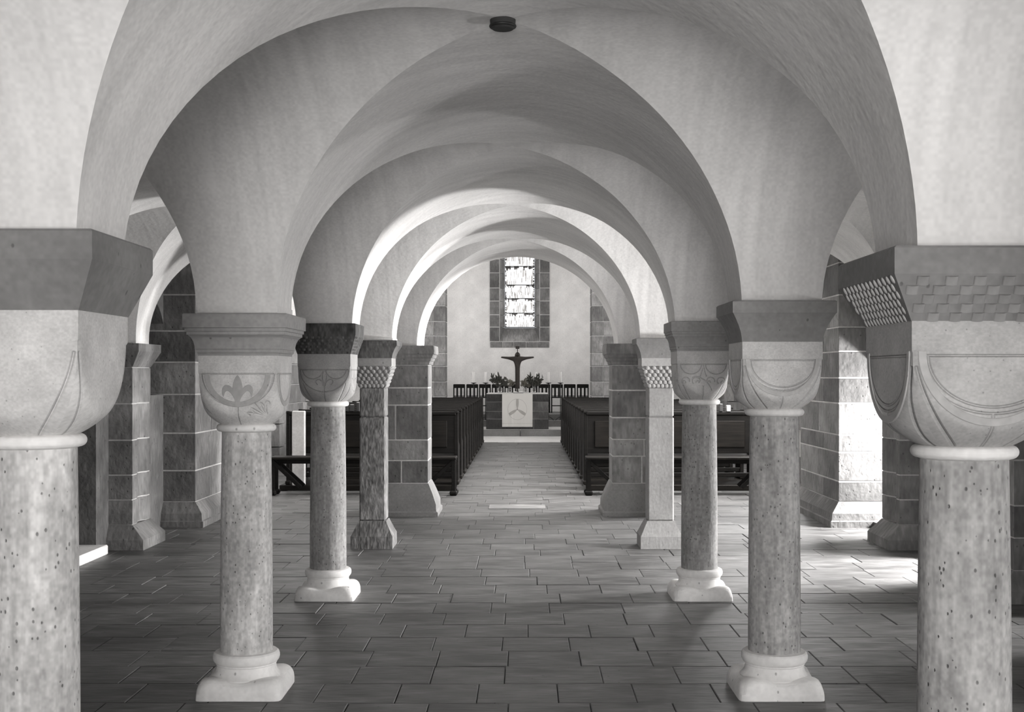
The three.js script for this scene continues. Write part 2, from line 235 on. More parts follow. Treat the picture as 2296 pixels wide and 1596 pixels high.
const DESIGN = {
  plain: (x, N) => { path(x, [[N * 0.03, N * 0.33], [N * 0.08, N * 0.7], [N * 0.34, N * 0.99]]); path(x, [[N * 0.97, N * 0.33], [N * 0.92, N * 0.7], [N * 0.66, N * 0.99]]); },
  ring: (x, N) => { const cy = N * 0.27; path(x, [[N * 0.07, cy], [N / 2, cy], [N * 0.93, cy]]); arc(x, N / 2, cy, N * 0.4, 0, Math.PI); arc(x, N / 2, cy, N * 0.45, 0.05, Math.PI - 0.05); path(x, [[N / 2, cy + N * 0.45], [N / 2, N * 0.9], [N / 2, N * 0.99]]); path(x, [[N * 0.03, N * 0.36], [N * 0.09, N * 0.72], [N * 0.34, N * 0.99]]); path(x, [[N * 0.97, N * 0.36], [N * 0.91, N * 0.72], [N * 0.66, N * 0.99]]); },
  lily: (x, N) => { const cy = N * 0.26; path(x, [[N * 0.05, cy], [N / 2, cy], [N * 0.95, cy]]); arc(x, N / 2, cy, N * 0.46, 0.02, Math.PI - 0.02); path(x, [[N / 2, cy + N * 0.46], [N / 2, N * 0.9], [N / 2, N * 0.99]]);
    x.save(); x.translate(N * 0.79, N * 0.8); x.rotate(-0.6); x.scale(1.5, 1.5); for (const q of [-70, -35, 0, 35, 70]) path(x, [[0, 60], [q * 0.3, 0], [q, -70 + Math.abs(q) * 0.5], [q * 1.2, -40], [q * 1.1, -20]]); x.restore(); },
  twin: (x, N) => { const cy = N * 0.33; path(x, [[N * 0.05, cy], [N / 2, cy], [N * 0.95, cy]]); arc(x, N * 0.28, cy, N * 0.19, 0, Math.PI); arc(x, N * 0.72, cy, N * 0.19, 0, Math.PI); arc(x, N / 2, cy, N * 0.46, 0.05, Math.PI - 0.05);
    path(x, [[N / 2, cy], [N * 0.42, cy + N * 0.14], [N / 2, cy + N * 0.3], [N * 0.58, cy + N * 0.14], [N / 2, cy]]); for (const s of [-1, 1]) path(x, [[N / 2 + s * 10, cy + N * 0.33], [N / 2 + s * N * 0.04, cy + N * 0.2], [N / 2 + s * N * 0.12, cy + N * 0.2], [N / 2 + s * N * 0.2, cy + N * 0.24], [N / 2 + s * N * 0.13, cy + N * 0.31]]);
    path(x, [[N / 2, cy + N * 0.3], [N / 2, N * 0.85], [N / 2, N * 0.99]]); path(x, [[N * 0.1, N * 0.62], [N * 0.16, N * 0.82], [N * 0.27, N * 0.99]]); path(x, [[N * 0.9, N * 0.62], [N * 0.84, N * 0.82], [N * 0.73, N * 0.99]]); },
  curls: (x, N) => { const cy = N * 0.27; path(x, [[N * 0.05, cy], [N / 2, cy], [N * 0.95, cy]]); arc(x, N * 0.26, cy, N * 0.2, 0, Math.PI); arc(x, N * 0.74, cy, N * 0.2, 0, Math.PI); path(x, [[N / 2, cy], [N * 0.48, cy + N * 0.15], [N * 0.44, cy + N * 0.24]]); path(x, [[N / 2, cy], [N * 0.52, cy + N * 0.15], [N * 0.56, cy + N * 0.24]]);
    for (const [px, s] of [[0.36, 1], [0.64, -1], [0.84, 1], [0.16, -1]]) { arc(x, N * px, cy + N * 0.34, N * 0.075, Math.PI * 0.75, Math.PI * 2.05); arc(x, N * (px + s * 0.03), cy + N * 0.37, N * 0.03, Math.PI, Math.PI * 2); }
    path(x, [[N / 2, N * 0.72], [N / 2, N * 0.85], [N / 2, N * 0.99]]); path(x, [[N * 0.12, N * 0.7], [N * 0.18, N * 0.85], [N * 0.27, N * 0.99]]); path(x, [[N * 0.88, N * 0.7], [N * 0.82, N * 0.85], [N * 0.73, N * 0.99]]);
    path(x, [[N * 0.3, N * 0.54], [N * 0.4, N * 0.5], [N * 0.48, N * 0.57], [N * 0.58, N * 0.6], [N * 0.66, N * 0.8]]); },
};
// abacus profiles as [halfwidth, fraction of height], bottom to top; b = bottom, t = top halfwidth
const slab = (b, t) => [[b, 0], [t, 0.62], [t, 0.97], [t - 0.006, 1]];
const cavetto = (b, t) => [[b, 0], ...[0.1, 0.25, 0.4, 0.55, 0.68].map((q) => [b + (t - b) * (1 - Math.cos(q / 0.7 * Math.PI / 2)) * 0.96, q]), [t, 0.7], [t, 0.97], [t - 0.006, 1]];
const moulded = (b, t) => { const d = t - b; return [[b, 0], [b, 0.06], [b + d * 0.12, 0.07], [b + d * 0.12, 0.15], [b + d * 0.2, 0.16], [b + d * 0.22, 0.24], [b + d * 0.3, 0.34], [b + d * 0.45, 0.43], [b + d * 0.66, 0.49], [b + d * 0.74, 0.495], [b + d * 0.74, 0.57], [b + d * 0.86, 0.58], [b + d * 0.86, 0.65], [t, 0.66], [t, 0.98], [t - 0.006, 1]]; };
function column(o) {
  const g = thing('stone_column', o.label, 'column', o.x, 0, o.D, 0, 'columns of the vaulted hall');
  put(plinthGeo(0.205, 0.086), 'plinth', M.base, g);
  const Rb = 0.127;
  put(lathe([[0, 0.07], [0.165, 0.07], [0.168, 0.084], [0.161, 0.089], [0.151, 0.1], [0.145, 0.115], [0.143, 0.136], [0.147, 0.14], [0.147, 0.146], [0.152, 0.149], [0.158, 0.157], [0.161, 0.168], [0.161, 0.18], [0.157, 0.192], [0.149, 0.199], [0.128, 0.202], [0, 0.202]], 64, 0.5), 'base_moulding', M.base, g);
  const pts = [[0, 0.19]]; for (let i = 0; i <= 14; i++) { const t = i / 14; pts.push([Rb - 0.009 * t * t, 0.19 + (o.neck - 0.19) * t]); } pts.push([0, o.neck]);
  const sh = put(lathe(pts, 64, 0.6), 'shaft', o.shaft, g); sh.rotation.y = o.spin;
  const ny = o.neck, rn = 0.142; put(lathe([[0, ny - 0.004], [0.118, ny - 0.004], ...[...Array(11)].map((_, i) => { const a = -Math.PI / 2 + Math.PI * i / 10; return [rn - 0.016 + 0.018 * Math.cos(a), ny + 0.017 + 0.018 * Math.sin(a)]; }), [0.12, ny + 0.037], [0, ny + 0.037]], 64, 0.6), 'neck_ring', M.base, g);
  const y0 = ny + 0.034, y1 = o.ab0, cap = put(capitalGeo(o.W, 0.122, y0, y1, o.lun), 'capital', engraved(DESIGN[o.design], o.capG ?? 0.88), g);
  const ab = put(squareLoft(o.prof(o.W + 0.002, o.aw).map(([w, f]) => [w, o.ab0 + (o.ab1 - o.ab0) * f])), 'abacus', o.abM, g);
  if (o.ab1 < SPRING + 0.02) put(bx(-HALF, HALF, o.ab1, SPRING + 0.02, -HALF, HALF), 'springer', M.vault, g);
  return { g, cap, ab };
}
// a point on a sloping side of an abacus or capital: face 0 faces the camera (+z), 1 the right (+x), 3 the left (-x)
function onFace(mesh, f, u, y, hw, slope) { mesh.position.set(Math.sin(f * Math.PI / 2) * hw + Math.cos(f * Math.PI / 2) * u, y, Math.cos(f * Math.PI / 2) * hw - Math.sin(f * Math.PI / 2) * u); mesh.rotation.order = 'YXZ'; mesh.rotation.y = f * Math.PI / 2; mesh.rotation.x = slope; }

const C = [
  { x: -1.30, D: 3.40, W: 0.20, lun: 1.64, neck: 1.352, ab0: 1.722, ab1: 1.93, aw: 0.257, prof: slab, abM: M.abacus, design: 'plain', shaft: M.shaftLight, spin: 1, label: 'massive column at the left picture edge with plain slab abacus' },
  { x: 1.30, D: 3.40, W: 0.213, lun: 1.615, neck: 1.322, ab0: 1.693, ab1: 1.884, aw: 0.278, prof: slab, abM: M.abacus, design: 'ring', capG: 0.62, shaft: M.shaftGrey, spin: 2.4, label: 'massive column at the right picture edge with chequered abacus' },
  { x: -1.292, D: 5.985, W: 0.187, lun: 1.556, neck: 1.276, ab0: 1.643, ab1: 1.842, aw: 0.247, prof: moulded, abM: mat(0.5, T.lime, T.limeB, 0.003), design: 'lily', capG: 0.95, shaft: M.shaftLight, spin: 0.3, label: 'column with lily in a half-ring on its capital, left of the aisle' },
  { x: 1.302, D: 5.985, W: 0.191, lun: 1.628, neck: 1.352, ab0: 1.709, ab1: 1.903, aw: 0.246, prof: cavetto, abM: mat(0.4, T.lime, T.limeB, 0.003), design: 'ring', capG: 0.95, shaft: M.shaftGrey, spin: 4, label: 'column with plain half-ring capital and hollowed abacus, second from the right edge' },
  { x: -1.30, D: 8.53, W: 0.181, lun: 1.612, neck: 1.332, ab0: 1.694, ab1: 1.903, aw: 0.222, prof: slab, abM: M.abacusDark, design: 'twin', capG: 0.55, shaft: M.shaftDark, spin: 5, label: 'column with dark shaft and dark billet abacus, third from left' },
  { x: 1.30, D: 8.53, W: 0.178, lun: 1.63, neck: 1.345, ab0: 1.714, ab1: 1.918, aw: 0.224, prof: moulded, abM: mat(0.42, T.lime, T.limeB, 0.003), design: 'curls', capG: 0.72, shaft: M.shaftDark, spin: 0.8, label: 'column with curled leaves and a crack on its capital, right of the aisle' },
];
const cols = C.map(column);
// the four columns beside and behind the camera, out of frame, that carry the nearest vault
for (const s of [-1, 1]) for (const D of [0.80, -1.79]) column({ ...C[0], x: s * 1.30, D, label: `plain column ${D > 0 ? 'beside' : 'behind'} the camera on the ${s < 0 ? 'left' : 'right'}, outside the picture` });
{ // chequered billets on the slope of the right front column's abacus, oval beads on its inner side
  const o = C[1], ab = cols[1].ab, h = (o.ab1 - o.ab0) * 0.62, slope = Math.atan2(o.aw - o.W, h), bil = tr(cbox(0.0, 0, 0, 0), 0, 0, 0), N = 14, R = 5;
  const half = new THREE.CylinderGeometry(0.0165, 0.0165, 0.022, 10, 1, false, -Math.PI / 2, Math.PI); half.scale(1, 1.1, 0.5); const bg = boxUV(flat(half));
  for (let r = 0; r < R; r++) for (let i = 0; i < N; i++) if ((i + r) % 2) { const t = (r + 0.5) / R * 0.96, y = o.ab0 + h * t, hw = o.W + (o.aw - o.W) * t, b = put(bg, 'billet', rnd() < 0.6 ? M.billet : M.billetLight, ab); onFace(b, 0, (i / (N - 1) - 0.5) * 2 * (hw - 0.03), y, hw, slope); }
  const bead = new THREE.SphereGeometry(1, 10, 6); bead.scale(0.0095, 0.0125, 0.005); const sg = boxUV(flat(bead));
  for (let r = 0; r < 6; r++) for (let i = 0; i < 13; i++) { const t = (r + 0.5) / 6 * 0.98, y = o.ab0 + h * t, hw = o.W + (o.aw - o.W) * t, b = put(sg, 'bead', M.bead, ab); onFace(b, 3, ((i + (r % 2) * 0.5) / 12.5 - 0.5) * 2 * (hw - 0.03), y, hw, slope); }
  // tiny billets on the dark abacus of the third column on the left
  const p = C[4], h2 = (p.ab1 - p.ab0) * 0.62, s2 = Math.atan2(p.aw - p.W, h2), gs = []; const d = new THREE.Object3D();
  for (const f of [0, 1]) for (let r = 0; r < 6; r++) for (let i = 0; i < 20; i++) if ((i + r) % 2) { const t = (r + 0.5) / 6 * 0.95, hw = p.W + (p.aw - p.W) * t; onFace(d, f, (i / 19 - 0.5) * 2 * (hw - 0.02), p.ab0 + h2 * t, hw, s2); d.updateMatrix(); const q = half.clone(); q.scale(0.6, 0.6, 0.6); q.applyMatrix4(d.matrix); gs.push(boxUV(flat(q))); }
  put(merge(gs), 'billet_band', M.abacusDark, cols[4].ab).userData.kind = 'stuff';
}
{ // lily and half-rings in relief on the second column on the left
  const o = C[2], cap = cols[2].cap, a = o.W * 0.985;
  const ring = (r0, r1) => { const s = new THREE.Shape(); s.absarc(0, 0, r1, Math.PI, 2 * Math.PI); s.absarc(0, 0, r0, 2 * Math.PI, Math.PI, true); return boxUV(new THREE.ExtrudeGeometry(s, { depth: 0.006, bevelEnabled: true, bevelSize: 0.0015, bevelThickness: 0.0015, bevelSegments: 1, curveSegments: 40 }).toNonIndexed()); };
  const lily = () => { const s = new THREE.Shape(); s.moveTo(0, 0.032); s.quadraticCurveTo(0.016, 0.018, 0.018, -0.02); s.quadraticCurveTo(0.03, -0.002, 0.046, -0.004); s.quadraticCurveTo(0.064, -0.012, 0.054, -0.044); s.quadraticCurveTo(0.05, -0.02, 0.036, -0.022); s.quadraticCurveTo(0.02, -0.03, 0.008, -0.058); s.lineTo(0.008, -0.07); s.lineTo(-0.008, -0.07); s.lineTo(-0.008, -0.058); s.quadraticCurveTo(-0.02, -0.03, -0.036, -0.022); s.quadraticCurveTo(-0.05, -0.02, -0.054, -0.044); s.quadraticCurveTo(-0.064, -0.012, -0.046, -0.004); s.quadraticCurveTo(-0.03, -0.002, -0.018, -0.02); s.quadraticCurveTo(-0.016, 0.018, 0, 0.032); return boxUV(new THREE.ExtrudeGeometry(s, { depth: 0.005, bevelEnabled: true, bevelSize: 0.002, bevelThickness: 0.002, bevelSegments: 2, curveSegments: 10 }).toNonIndexed()); };
  for (const f of [0, 1]) {
    const r = put(ring(a * 0.72, a * 0.84), 'half_ring', M.relief, cap); onFace(r, f, 0, o.lun - 0.002, o.W - 0.004, 0);
    if (f === 0) { const l = put(lily(), 'lily', M.relief, cap); onFace(l, f, 0, o.lun - 0.05, o.W - 0.003, 0); l.scale.set(1.25, 1.3, 1); }
  }
  // plain half-rings on the second column on the right and the front right column
  for (const k of [1, 3]) for (const f of [0, 3]) { const q = C[k], b = q.W * 0.985, r = put(ring(b * 0.84, b * 0.93), 'half_ring', k === 1 ? M.capGrey : M.cap, cols[k].cap); onFace(r, f, 0, q.lun - 0.002, q.W - 0.005, 0); }
}
// ------------------------------------------------------------------ square pillars with scale capitals
function pillar(x, D, ab1, bodyM, lowM, scM, abM, label) {
  const g = thing('square_pillar', label, 'pillar', x, 0, D, 0, 'square pillars with scale capitals'), hs = 0.117;
  put(squareLoft([[0.187, 0], [0.187, 0.11], [0.178, 0.125], [hs + 0.006, 0.243]]), 'base', lowM, g);
  put(tr(cbox(hs * 2, 0.93, hs * 2, 0.012), 0, 0.243 + 0.465, 0), 'shaft_block', lowM, g);
  put(tr(cbox(hs * 2 - 0.004, 0.264, hs * 2 - 0.004, 0.012), 0, 1.175 + 0.132, 0), 'shaft_block', bodyM, g);
  const y0 = 1.439, y1 = 1.631, w1 = 0.178, cap = put(squareLoft([[hs, y0], [w1 - 0.004, y1], [w1, y1], [w1, 1.70]]), 'capital', scM, g);
  const sc = new THREE.SphereGeometry(1, 12, 6, 0, Math.PI * 2, 0, Math.PI / 2); sc.rotateX(Math.PI / 2); sc.scale(0.021, 0.021, 0.010); const s2 = boxUV(flat(sc)), sl = Math.atan2(w1 - hs, y1 - y0);
  for (const f of [0, 1, 3]) for (let r = 0; r < 6; r++) { const t = (r + 0.4) / 6, hw = hs + (w1 - hs) * t, n = 6; for (let i = 0; i < n; i++) { const u = ((i + (r % 2 ? 0.5 : 0)) / (n - 0.5) - 0.5) * 2 * (hw - 0.016); const m = put(s2, 'scale', scM, cap); onFace(m, f, u, y0 + (y1 - y0) * t, hw - 0.002, sl + 0.35); } }
  put(squareLoft(cavetto(w1 + 0.004, 0.229).map(([w, q]) => [w, 1.70 + (ab1 - 1.70) * q])), 'abacus', abM, g);
  if (ab1 < SPRING + 0.02) put(bx(-HALF, HALF, ab1, SPRING + 0.02, -HALF, HALF), 'springer', M.vault, g);
}
pillar(-1.286, 11.02, 1.858, M.rough, M.rough, M.scaleShaded, M.abacusDark, 'rough square pillar with scale-carved capital, colour darkened for shade, left of the aisle');  // shade on the left pillar is put into its stone and scale colour
pillar(1.298, 11.02, 1.878, M.roughLit, M.roughLit, M.scale, M.abacus, 'square pillar with scale-carved capital, colour lightened as if lit, right of the aisle');  // light on the right pillar is put into its stone and scale colour

// ------------------------------------------------------------------ ashlar piers at the end of the vaulted hall
function courses(parent, x0, x1, z0, z1, ys, mats, splits = {}, name = 'stone') {    // stacked blocks, mortar core behind the joints
  const G = 0.006; put(bx(x0 + 0.004, x1 - 0.004, ys[0], ys[ys.length - 1], z0 + 0.004, z1 - 0.004), 'mortar_core', M.mortar, parent);
  for (let i = 0; i + 1 < ys.length; i++) { const cuts = [x0, ...(splits[i] || []).map((f) => x0 + f * (x1 - x0)), x1]; for (let k = 0; k + 1 < cuts.length; k++) put(cb(cuts[k] + (k ? G : 0), cuts[k + 1] - (k + 2 < cuts.length ? G : 0), ys[i] + G, ys[i + 1] - G, z0, z1, 0.005), name, mats[(i * 2 + k * 3 + Math.floor(rnd() * 2)) % mats.length], parent); }
}
function pier(x, top, mats, baseM, ys, splits, label) {
  const g = thing('ashlar_pier', label, 'pier', x, 0, 13.68, 0, 'ashlar piers'), h = 0.27;
  put(squareLoft([[h + 0.115, 0], [h + 0.115, 0.045], [h + 0.095, 0.06], [h + 0.093, 0.13], [h + 0.05, 0.25], [h + 0.003, 0.355]]), 'base', baseM, g);
  courses(g, -h, h, -h, h, ys, mats, splits);
  put(squareLoft([[h + 0.002, 1.66], [h + 0.012, 1.665], [h + 0.02, 1.70], [h + 0.028, 1.704], [h + 0.036, 1.735], [h + 0.046, 1.74], [h + 0.058, 1.775], [h + 0.068, 1.78], [h + 0.072, top - 0.06], [h + 0.066, top]]), 'impost', mats[2], g);
}
pier(-1.255, 1.872, STONES, M.abacus, [0.355, 0.608, 0.834, 1.218, 1.409, 1.66], { 0: [0.46], 2: [0.34] }, 'ashlar pier with dark upper stones, left of the centre aisle');
pier(1.315, 1.893, [STONES[2], STONES[3], STONES[1], STONES[3]], M.abacus, [0.355, 0.655, 0.84, 1.08, 1.38, 1.66], { 0: [0.6], 1: [0.65] }, 'ashlar pier with grooved impost, right of the centre aisle');

// ------------------------------------------------------------------ side walls with recesses, responds and windows
function sideWall(s) {
  const name = s < 0 ? 'wall_left' : 'wall_right', w = structure(name, s < 0 ? 'dark stone side wall with blind recesses on the left' : 'stone side wall with deep window recesses on the right', 'wall');
  const sh = new THREE.Shape(); sh.moveTo(-4.9, 0); sh.lineTo(14.0, 0); sh.lineTo(14.0, 3.02); sh.lineTo(-4.9, 3.02); sh.closePath();
  const rec = s < 0 ? [[1.55, 2.65, 0.08], [4.1, 5.3, 0.08], [6.6, 7.95, 0.08], [9.2, 10.5, 0.08], [11.62, 12.52, 1.35]] : [[1.65, 2.55, 0.06], [4.25, 5.15, 0.06], [6.95, 7.65, 0.06], [9.27, 10.17, 0.06], [11.6, 12.52, 0.06]];
  for (const [a, b, y0] of rec) { const r = (b - a) / 2, h = new THREE.Path(); const sp = s < 0 ? 1.85 : 1.45; h.moveTo(a, y0); h.lineTo(a, sp); h.absarc((a + b) / 2, sp, r, Math.PI, 0, true); h.lineTo(b, y0); h.closePath(); sh.holes.push(h); }
  const fr = new THREE.ExtrudeGeometry(sh, { depth: 0.6, bevelEnabled: false, curveSegments: 20 }); fr.rotateY(Math.PI / 2); if (s < 0) fr.translate(-WALLX - 0.6, 0, 0); else fr.translate(WALLX, 0, 0);   // D runs along -z after the turn
  put(boxUV(flat(fr)), 'wall_face', M.wall, w);
  const back = new THREE.Shape(); back.moveTo(-4.9, 0); back.lineTo(14.0, 0); back.lineTo(14.0, 3.02); back.lineTo(-4.9, 3.02); back.closePath();
  if (s > 0) rec.forEach(([a, b]) => { const m = (a + b) / 2, q = [0.34, 0.34, 0.2, 0.34, 0.26][rec.findIndex((v) => v[0] === a)], h = new THREE.Path(); h.moveTo(m - q, 0.28); h.lineTo(m - q, 1.72); h.lineTo(m + q, 1.72); h.lineTo(m + q, 0.28); h.closePath(); back.holes.push(h); });
  const bk = new THREE.ExtrudeGeometry(back, { depth: 1.1, bevelEnabled: false, curveSegments: 16 }); bk.rotateY(Math.PI / 2); bk.translate(s < 0 ? -WALLX - 1.7 : WALLX + 0.6, 0, 0);
  put(boxUV(flat(bk)), 'wall_back', M.wall, w);
  if (s < 0) for (const [a, b, y0] of rec.slice(2, 4)) put(dcb(-WALLX - 0.6, -WALLX + 0.1, 0, 0.085, a - 0.2, b + 0.02, 0.01), 'recess_step', M.base, w);
  return rec;
}
sideWall(-1); const southRecess = sideWall(1);
const paneM = new THREE.MeshStandardMaterial({ color: 0xdddddd, emissive: new THREE.Color(...DAY), emissiveIntensity: 1.6, roughness: 0.4 });
let windowNo = 0;
function windowUnit(label, build) { const w = structure(`window_${++windowNo}`, label, 'window'); build(w); }
southRecess.forEach(([a, b], k) => windowUnit(['added unseen right wall window beside the camera, brightening the near vault', 'added unseen right wall window just ahead of the camera, brightening the near vault', 'narrow right wall window before the second columns', 'right wall window lighting the floor between the columns', 'narrow right wall window beside the nave'][k], (w) => {  // first two windows are unseen additions that brighten the nearest vault
  const m = (a + b) / 2, q = [0.34, 0.34, 0.2, 0.34, 0.26][k], n = 3;
  for (let i = 0; i < n; i++) for (let j = 0; j < 4; j++) put(dbox(5.1, 5.11, 0.29 + j * 0.36, 0.28 + (j + 1) * 0.36, m - q + i * 2 * q / n + 0.006, m - q + (i + 1) * 2 * q / n - 0.006), 'pane', paneM, w);
  put(merge([dbox(5.11, 5.14, 0.28, 1.72, m - q, m + q)]), 'lead_grid', M.lead, w);
}));
// responds along the side walls at each column row, plan with a hollowed inner face
function respond(s, D, ys, capTop, mats, baseM, label) {
  const g = thing('wall_respond', label, 'pier', s * WALLX, 0, D, s < 0 ? 0 : Math.PI, 'responds on the side walls');
  const plan = (e, hw, hollow) => { const sh = new THREE.Shape(); sh.moveTo(-0.05, -hw); sh.lineTo(e, -hw); if (hollow) { sh.lineTo(e, -hw + 0.14); sh.quadraticCurveTo(e - 0.075, 0.05, e, hw - 0.1); } sh.lineTo(e, hw); sh.lineTo(-0.05, hw); sh.closePath(); return sh; };
  const ext = (e, hw, y0, y1, hollow) => { const q = new THREE.ExtrudeGeometry(plan(e, hw, hollow), { depth: y1 - y0, bevelEnabled: false, curveSegments: 6 }); q.rotateX(-Math.PI / 2); q.translate(0, y0, 0); return boxUV(flat(q)); };
  put(ext(0.205, 0.255, ys[0], capTop - 0.2, true), 'mortar_core', M.mortar, g);
  for (let i = 0; i + 1 < ys.length; i++) put(ext(0.212, 0.262, ys[i] + 0.006, ys[i + 1] - 0.006, true), 'stone', mats[(i * 3 + 1 + Math.floor(rnd() * 2)) % mats.length], g);
  const flare = (prof) => { const out = []; for (let i = 0; i + 1 < prof.length; i++) { const [e0, h0, y0] = prof[i], [e1, h1, y1] = prof[i + 1], A = [[-0.05, h0], [e0, h0], [e0, -h0], [-0.05, -h0]].map(([x, z]) => [x, y0, z]), B = [[-0.05, h1], [e1, h1], [e1, -h1], [-0.05, -h1]].map(([x, z]) => [x, y1, z]); for (let k = 0; k < 4; k++) { const l = (k + 1) % 4; out.push(...A[k], ...A[l], ...B[l], ...A[k], ...B[l], ...B[k]); } if (i + 2 === prof.length) out.push(...B[0], ...B[1], ...B[2], ...B[0], ...B[2], ...B[3]); } return boxUV(toCreasedNormals(soup(out), 0.4)); };
  put(flare([[0.33, 0.33, 0], [0.33, 0.33, 0.09], [0.214, 0.264, ys[0]]]), 'base', baseM, g);
  put(flare([[0.212, 0.262, capTop - 0.21], [0.225, 0.275, capTop - 0.19], [0.29, 0.33, capTop - 0.07], [0.29, 0.33, capTop]]), 'impost', mats[1], g);
  put(bx(-0.05, 0.22, capTop, 1.9, -0.19, 0.19), 'springer', M.vault, g);
}
const RY = [0.215, 0.44, 0.66, 0.97, 1.294, 1.62];
const where = ['behind the camera', 'beside the camera', 'opposite the nearest columns', 'opposite the second columns', 'opposite the third columns', 'opposite the square pillars'];
[-1.79, 0.80, 3.40, 5.99, 8.55, 11.08].forEach((D, i) => { respond(-1, D, RY, 1.83, STONES, STONES[1], `stone respond on the left wall ${where[i]}`); respond(1, D, RY, 1.83, STONES, STONES[2], `stone respond on the right wall ${where[i]}`); });
// thick wall piers where the vaulted hall meets the nave
function wallPier(s, ys, mats, label) {
  const g = thing('wall_pier', label, 'pier', s * 3.29, 0, 12.46, 0, 'wall piers before the nave');
  const X = (a, b) => s < 0 ? [-b, -a] : [a, b];
  put(bx(...X(0.004, 0.94), ys[0], 3.0, -1.71, -0.004), 'mortar_core', M.mortar, g);
  for (let i = 0; i + 1 < ys.length; i++) { const c = i % 2 ? 0.85 : 0.62, cx = i === 3 ? 0.62 : 0.95; const put2 = (x0, x1, z0, z1, k) => put(cb(...X(x0, x1), ys[i] + 0.006, ys[i + 1] - 0.006, z0, z1, 0.005), 'stone', mats[(i + k) % mats.length], g);
    put2(0, cx - 0.006, -c + 0.006, 0, 0); if (cx < 0.95) put2(cx + 0.006, 0.95, -c + 0.006, 0, 1); put2(0, 0.95, -1.715, -c - 0.006, 2); }
  const b0 = ys[0]; const prof = [[0.105, 0], [0.105, 0.06], [0.09, 0.07], [0.085, 0.14], [0.0, b0]], out = [];
  for (let i = 0; i + 1 < prof.length; i++) { const R = ([e, y]) => [[-e, y, e], [0.95, y, e], [0.95, y, -1.71 - e], [-e, y, -1.71 - e]].map((p) => s < 0 ? [-p[0], p[1], p[2]] : p), A = R(prof[i]), B = R(prof[i + 1]); for (let k = 0; k < 4; k++) { const l = (k + 1) % 4; if (s < 0) out.push(...A[k], ...B[l], ...A[l], ...A[k], ...B[k], ...B[l]); else out.push(...A[k], ...A[l], ...B[l], ...A[k], ...B[l], ...B[k]); } }
  put(boxUV(toCreasedNormals(soup(out), 0.3)), 'base', mats[1], g);
}
wallPier(-1, [0.25, 0.571, 0.954, 1.351, 1.68, 2.0, 2.37, 2.7, 3.0], STONES, 'dark ashlar wall pier left, where the hall meets the nave');
wallPier(1, [0.25, 0.46, 0.758, 0.936, 1.26, 1.52, 1.79, 2.04, 2.37, 2.7, 3.0], STONES, 'brightly lit ashlar wall pier right, beside the window recess');

// rear wall behind the camera with its daylit glazed doorway
{
  const w = structure('wall_rear', 'plastered end wall behind the camera', 'wall'), D0 = -4.8, D1 = -4.37;
  put(merge([dbox(-4.9, -0.85, 0, 3.02, D0, D1), dbox(0.95, 4.9, 0, 3.02, D0, D1), dbox(-0.85, 0.95, 2.16, 3.02, D0, D1)]), 'wall_face', M.vault, w);
  const q = structure('door_1', 'glazed double door behind the camera', 'door'); for (let i = 0; i < 4; i++) for (let j = 0; j < 4; j++) put(dbox(-0.85 + i * 0.45 + 0.015, -0.85 + (i + 1) * 0.45 - 0.015, 0.1 + j * 0.51 + 0.012, 0.1 + (j + 1) * 0.51 - 0.012, -4.45, -4.44), 'pane', paneM, q); put(dbox(-0.85, 0.95, 0, 2.16, -4.51, -4.455), 'door_frame', M.lead, q);
}

// ------------------------------------------------------------------ nave
const NX = 4.1;
{ // wall over the three arches between hall and nave
  const w = structure('wall_arcade', 'wall above the three arches between hall and nave', 'wall'), sh = new THREE.Shape();
  sh.moveTo(-4.9, 0); sh.lineTo(-4.9, 6.3); sh.lineTo(4.9, 6.3); sh.lineTo(4.9, 0); sh.lineTo(3.4, 0); sh.lineTo(3.4, 1.86);
  const ar = (cx, r) => { for (let i = 0; i <= 24; i++) { const a = Math.PI * i / 24; sh.lineTo(cx + Math.cos(a) * r, 1.86 + Math.sin(a) * (RISE + 0.03)); } };
  ar(2.455, 0.93); ar(0.02, 1.12); ar(-2.455, 0.93); sh.lineTo(-3.4, 1.86); sh.lineTo(-3.4, 0); sh.closePath();
  const g = new THREE.ExtrudeGeometry(sh, { depth: 0.2, bevelEnabled: false }); g.translate(0, 0, -14.25); put(boxUV(flat(g)), 'wall_face', M.white, w);
}
const naveLabel = { '-1': 'stone nave wall on the left with high windows', '1': 'stone nave wall on the right with high windows' };
